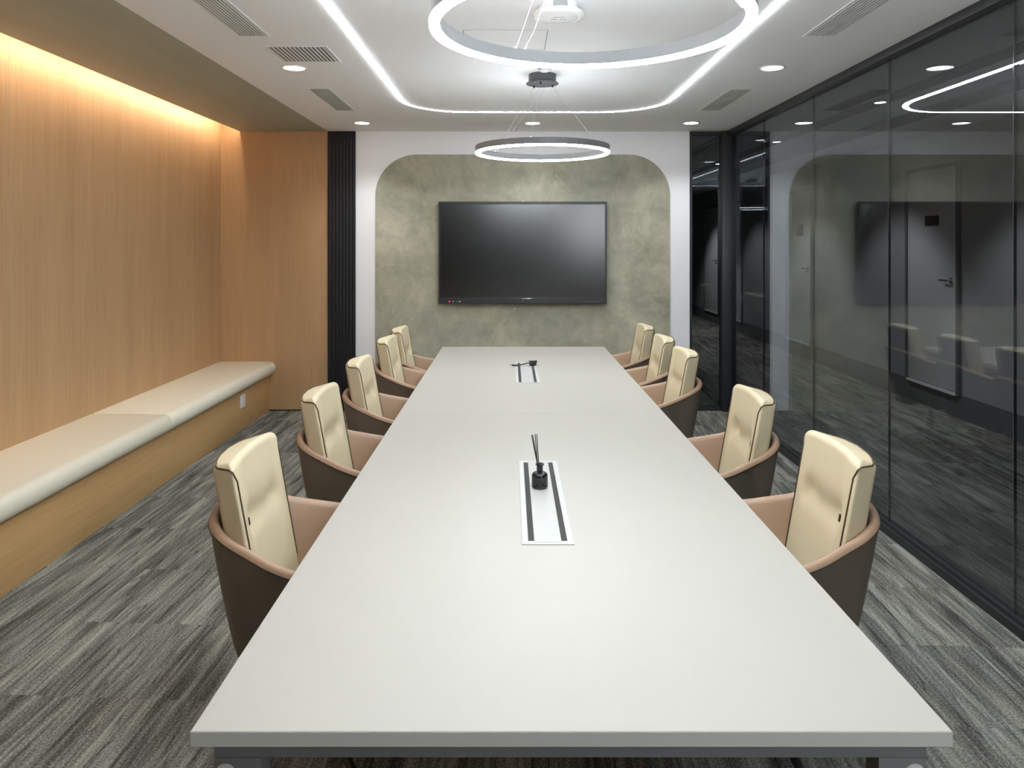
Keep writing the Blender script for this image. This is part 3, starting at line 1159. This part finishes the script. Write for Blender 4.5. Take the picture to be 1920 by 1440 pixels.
# downlights
def downlight(x, y, label):
    r = thing('downlight', label, 'downlight', (x, y, ZC), 0, 'round ceiling downlights')
    bm = bmesh.new()
    lathe(bm, [(.062, -.001), (.066, -.006), (.076, -.004), (.078, 0), (.062, 0)], 36)
    finish(bm, 'trim_ring', M['white_metal'], r, 40)
    bm = bmesh.new()
    lathe(bm, [(0, -.003), (.063, -.003), (.063, -.0005), (0, -.0005)], 36)
    finish(bm, 'lens', M['led_down'], r)
    ld = bpy.data.lights.new('downlight_beam', 'SPOT')
    ld.energy = P_DOWN
    ld.color = (0.95, 0.98, 1.0)
    ld.spot_size = math.radians(115)
    ld.spot_blend = 0.9
    ld.shadow_soft_size = .05
    lo = bpy.data.objects.new('downlight_beam', ld)
    link(lo, r)
    lo.location = (0, 0, -.02)
    return r
downlight(-1.33, 4.45, 'bright round downlight beside the slatted grille on the bench side')
downlight(-1.33, 6.49, 'bright round downlight before the black fluted strip')
downlight(.20, 6.50, 'bright round downlight in the ceiling straight in front of the screen')
downlight(1.62, 6.49, 'bright round downlight in the far ceiling corner by the glass wall')
downlight(1.61, 4.45, 'bright round downlight between the two slot grilles near the glass wall')

# grilles
def grille(label, x0, x1, y0, y1, n, along):
    r = thing('air_grille', label, 'air vent', ((x0 + x1) / 2, (y0 + y1) / 2, ZC), 0, 'slatted ceiling grilles')
    hx, hy = (x1 - x0) / 2, (y1 - y0) / 2
    f = .014
    bm = bmesh.new()
    box(bm, -hx, -hx + f, -hy, hy, -.0025, 0, .0008, 1)
    box(bm, hx - f, hx, -hy, hy, -.0025, 0, .0008, 1)
    box(bm, -hx + f, hx - f, -hy, -hy + f, -.0025, 0, .0008, 1)
    box(bm, -hx + f, hx - f, hy - f, hy, -.0025, 0, .0008, 1)
    finish(bm, 'frame', M['vent_white'], r)
    boxo('duct_backing', M['duct_grey'], -hx + f, hx - f, -hy + f, hy - f, -.0008, 0, parent=r)
    span = 2 * (hx - f)
    bm = bmesh.new()
    for k in range(n):
        c = -hx + f + span * (k + .5) / n
        w_ = span / n * .5
        box(bm, c - w_ / 2, c + w_ / 2, -hy + f, hy - f, -.0040, -.0009)
    finish(bm, 'slats', M['white_metal'], r)
grille('long narrow white ceiling grille on the bench side, cut by the frame top', -1.425, -1.252, 2.93, 3.78, 9, 'y')
grille('short wide grey ceiling grille beside a downlight on the bench side', -1.358, -1.005, 3.965, 4.31, 14, 'y')
grille('long narrow white ceiling grille on the bench side, nearer the far wall', -1.425, -1.258, 5.035, 5.89, 9, 'y')
grille('long narrow white ceiling grille by the glass wall, nearer the far wall', 1.53, 1.713, 5.06, 5.89, 9, 'y')
grille('long narrow white ceiling grille by the glass wall, cut by the frame top', 1.522, 1.703, 2.93, 3.78, 9, 'y')

# wireless access point
ap = thing('wireless_access_point', 'white round wireless access point on the ceiling inside the near ring', 'access point', (.218, 3.29, ZC))
bm = bmesh.new()
lathe(bm, [(0, 0), (.088, 0), (.092, -.030), (.096, -.034), (0, -.034)], 48)
finish(bm, 'mount', M['white_plastic'], ap, 40)
bm = bmesh.new()
lathe(bm, [(0, -.034), (.112, -.034), (.116, -.040), (.116, -.048), (.110, -.056), (.088, -.060), (.086, -.0585), (.084, -.060), (0, -.066)], 56)
dm = finish(bm, 'dome', M['white_plastic'], ap, 50)
bm = bmesh.new()
for k in range(7):
    x = -.030 + k * .010
    if k != 3:
        box(bm, x - .0035, x + .0035, -.012, -.006, -.0668, -.0655)
for k in range(5):
    x = -.020 + k * .010
    box(bm, x - .003, x + .003, -.040, -.036, -.0655, -.0640)
finish(bm, 'print_mark', M['grey_print'], dm)
bm = bmesh.new()
box(bm, -.028, .034, -.096, -.080, -.030, -.006, .002, 1)
finish(bm, 'cable_port', M['grey_print'], ap)

# smoke detector
sd = thing('smoke_detector', 'small white smoke detector in front of the far ring canopy', 'smoke detector', (.207, 4.39, ZC))
bm = bmesh.new()
lathe(bm, [(0, 0), (.048, 0), (.048, -.010), (.042, -.013), (0, -.013)], 32)
finish(bm, 'base', M['white_plastic'], sd, 40)
bm = bmesh.new()
lathe(bm, [(0, -.0135), (.038, -.0135), (.034, -.034), (.024, -.040), (0, -.041)], 32)
hd = finish(bm, 'sensor_head', M['white_plastic'], sd, 40)
bm = bmesh.new()
for k in range(12):
    a_ = 2 * PI * k / 12 + .26
    for z0, z1, rr_ in ((-.021, -.016, .0378), (-.030, -.025, .0362)):
        c_, s_ = math.cos(a_), math.sin(a_)
        tx_, ty_ = -s_, c_
        vs = [bm.verts.new((c_ * rr_ + tx_ * q * .006, s_ * rr_ + ty_ * q * .006, z)) for q, z in ((-1, z0), (1, z0), (1, z1), (-1, z1))]
        vs2 = [bm.verts.new((v.co.x - c_ * .003, v.co.y - s_ * .003, v.co.z)) for v in vs]
        bm.faces.new(vs)
        bm.faces.new(vs2)
        for q in range(4):
            bm.faces.new((vs[q], vs[(q + 1) % 4], vs2[(q + 1) % 4], vs2[q]))
finish(bm, 'vent_slots', M['slot_dark'], hd)

# access hatch outline
ah = thing('access_hatch', 'white square access hatch in the ceiling with a thin dark joint', 'hatch', (-.025, 3.85, ZC))
g_, hx, hy = .0022, .215, .186
bm = bmesh.new()
box(bm, -hx, hx, -hy - g_ * .4, -hy + g_ * .4, -.0008, 0)
box(bm, -hx, hx, hy - g_, hy + g_, -.0008, 0)
box(bm, -hx - g_, -hx + g_, -hy, hy, -.0008, 0)
box(bm, hx - g_, hx + g_, -hy, hy, -.0008, 0)
finish(bm, 'joint', M['grey_print'], ah)
boxo('hatch_panel', M['white_paint'], -hx + .002, hx - .002, -hy + .002, hy - .002, -.0006, 0, parent=ah)

# corridor lights
def corridor_light(x, y, label, power):
    r = thing('corridor_spotlight', label, 'spotlight', (x, y, ZC - .004), 0, 'corridor spotlights behind the glass')
    bm = bmesh.new()
    lathe(bm, [(0, -.004), (.040, -.004), (.040, 0), (0, 0)], 24)
    finish(bm, 'lens', M['led_corr'], r)
    bm = bmesh.new()
    lathe(bm, [(.040, -.005), (.048, -.005), (.048, 0), (.040, 0)], 24)
    finish(bm, 'trim_ring', M['dark_metal'], r)
    ld = bpy.data.lights.new('spotlight_beam', 'SPOT')
    ld.energy = power
    ld.spot_size = math.radians(80)
    ld.spot_blend = 0.6
    ld.shadow_soft_size = .04
    lo = bpy.data.objects.new('spotlight_beam', ld)
    link(lo, r)
    lo.location = (0, 0, -.02)
    lo.rotation_euler = (0, math.radians(-24), 0)
for y, lab in ((5.52, 'nearest of the corridor spotlights behind the glass'), (7.67, 'corridor spotlight behind the glass, next beyond the nearest'),
               (9.8, 'corridor spotlight far behind the end pane'), (12.0, 'fourth corridor spotlight, seen beyond the end pane'), (14.3, 'added farthest corridor spotlight, brightening the passage beyond the end pane')):  # the farthest spotlight is added to brighten the passage
    corridor_light(2.82, y, lab, 70)
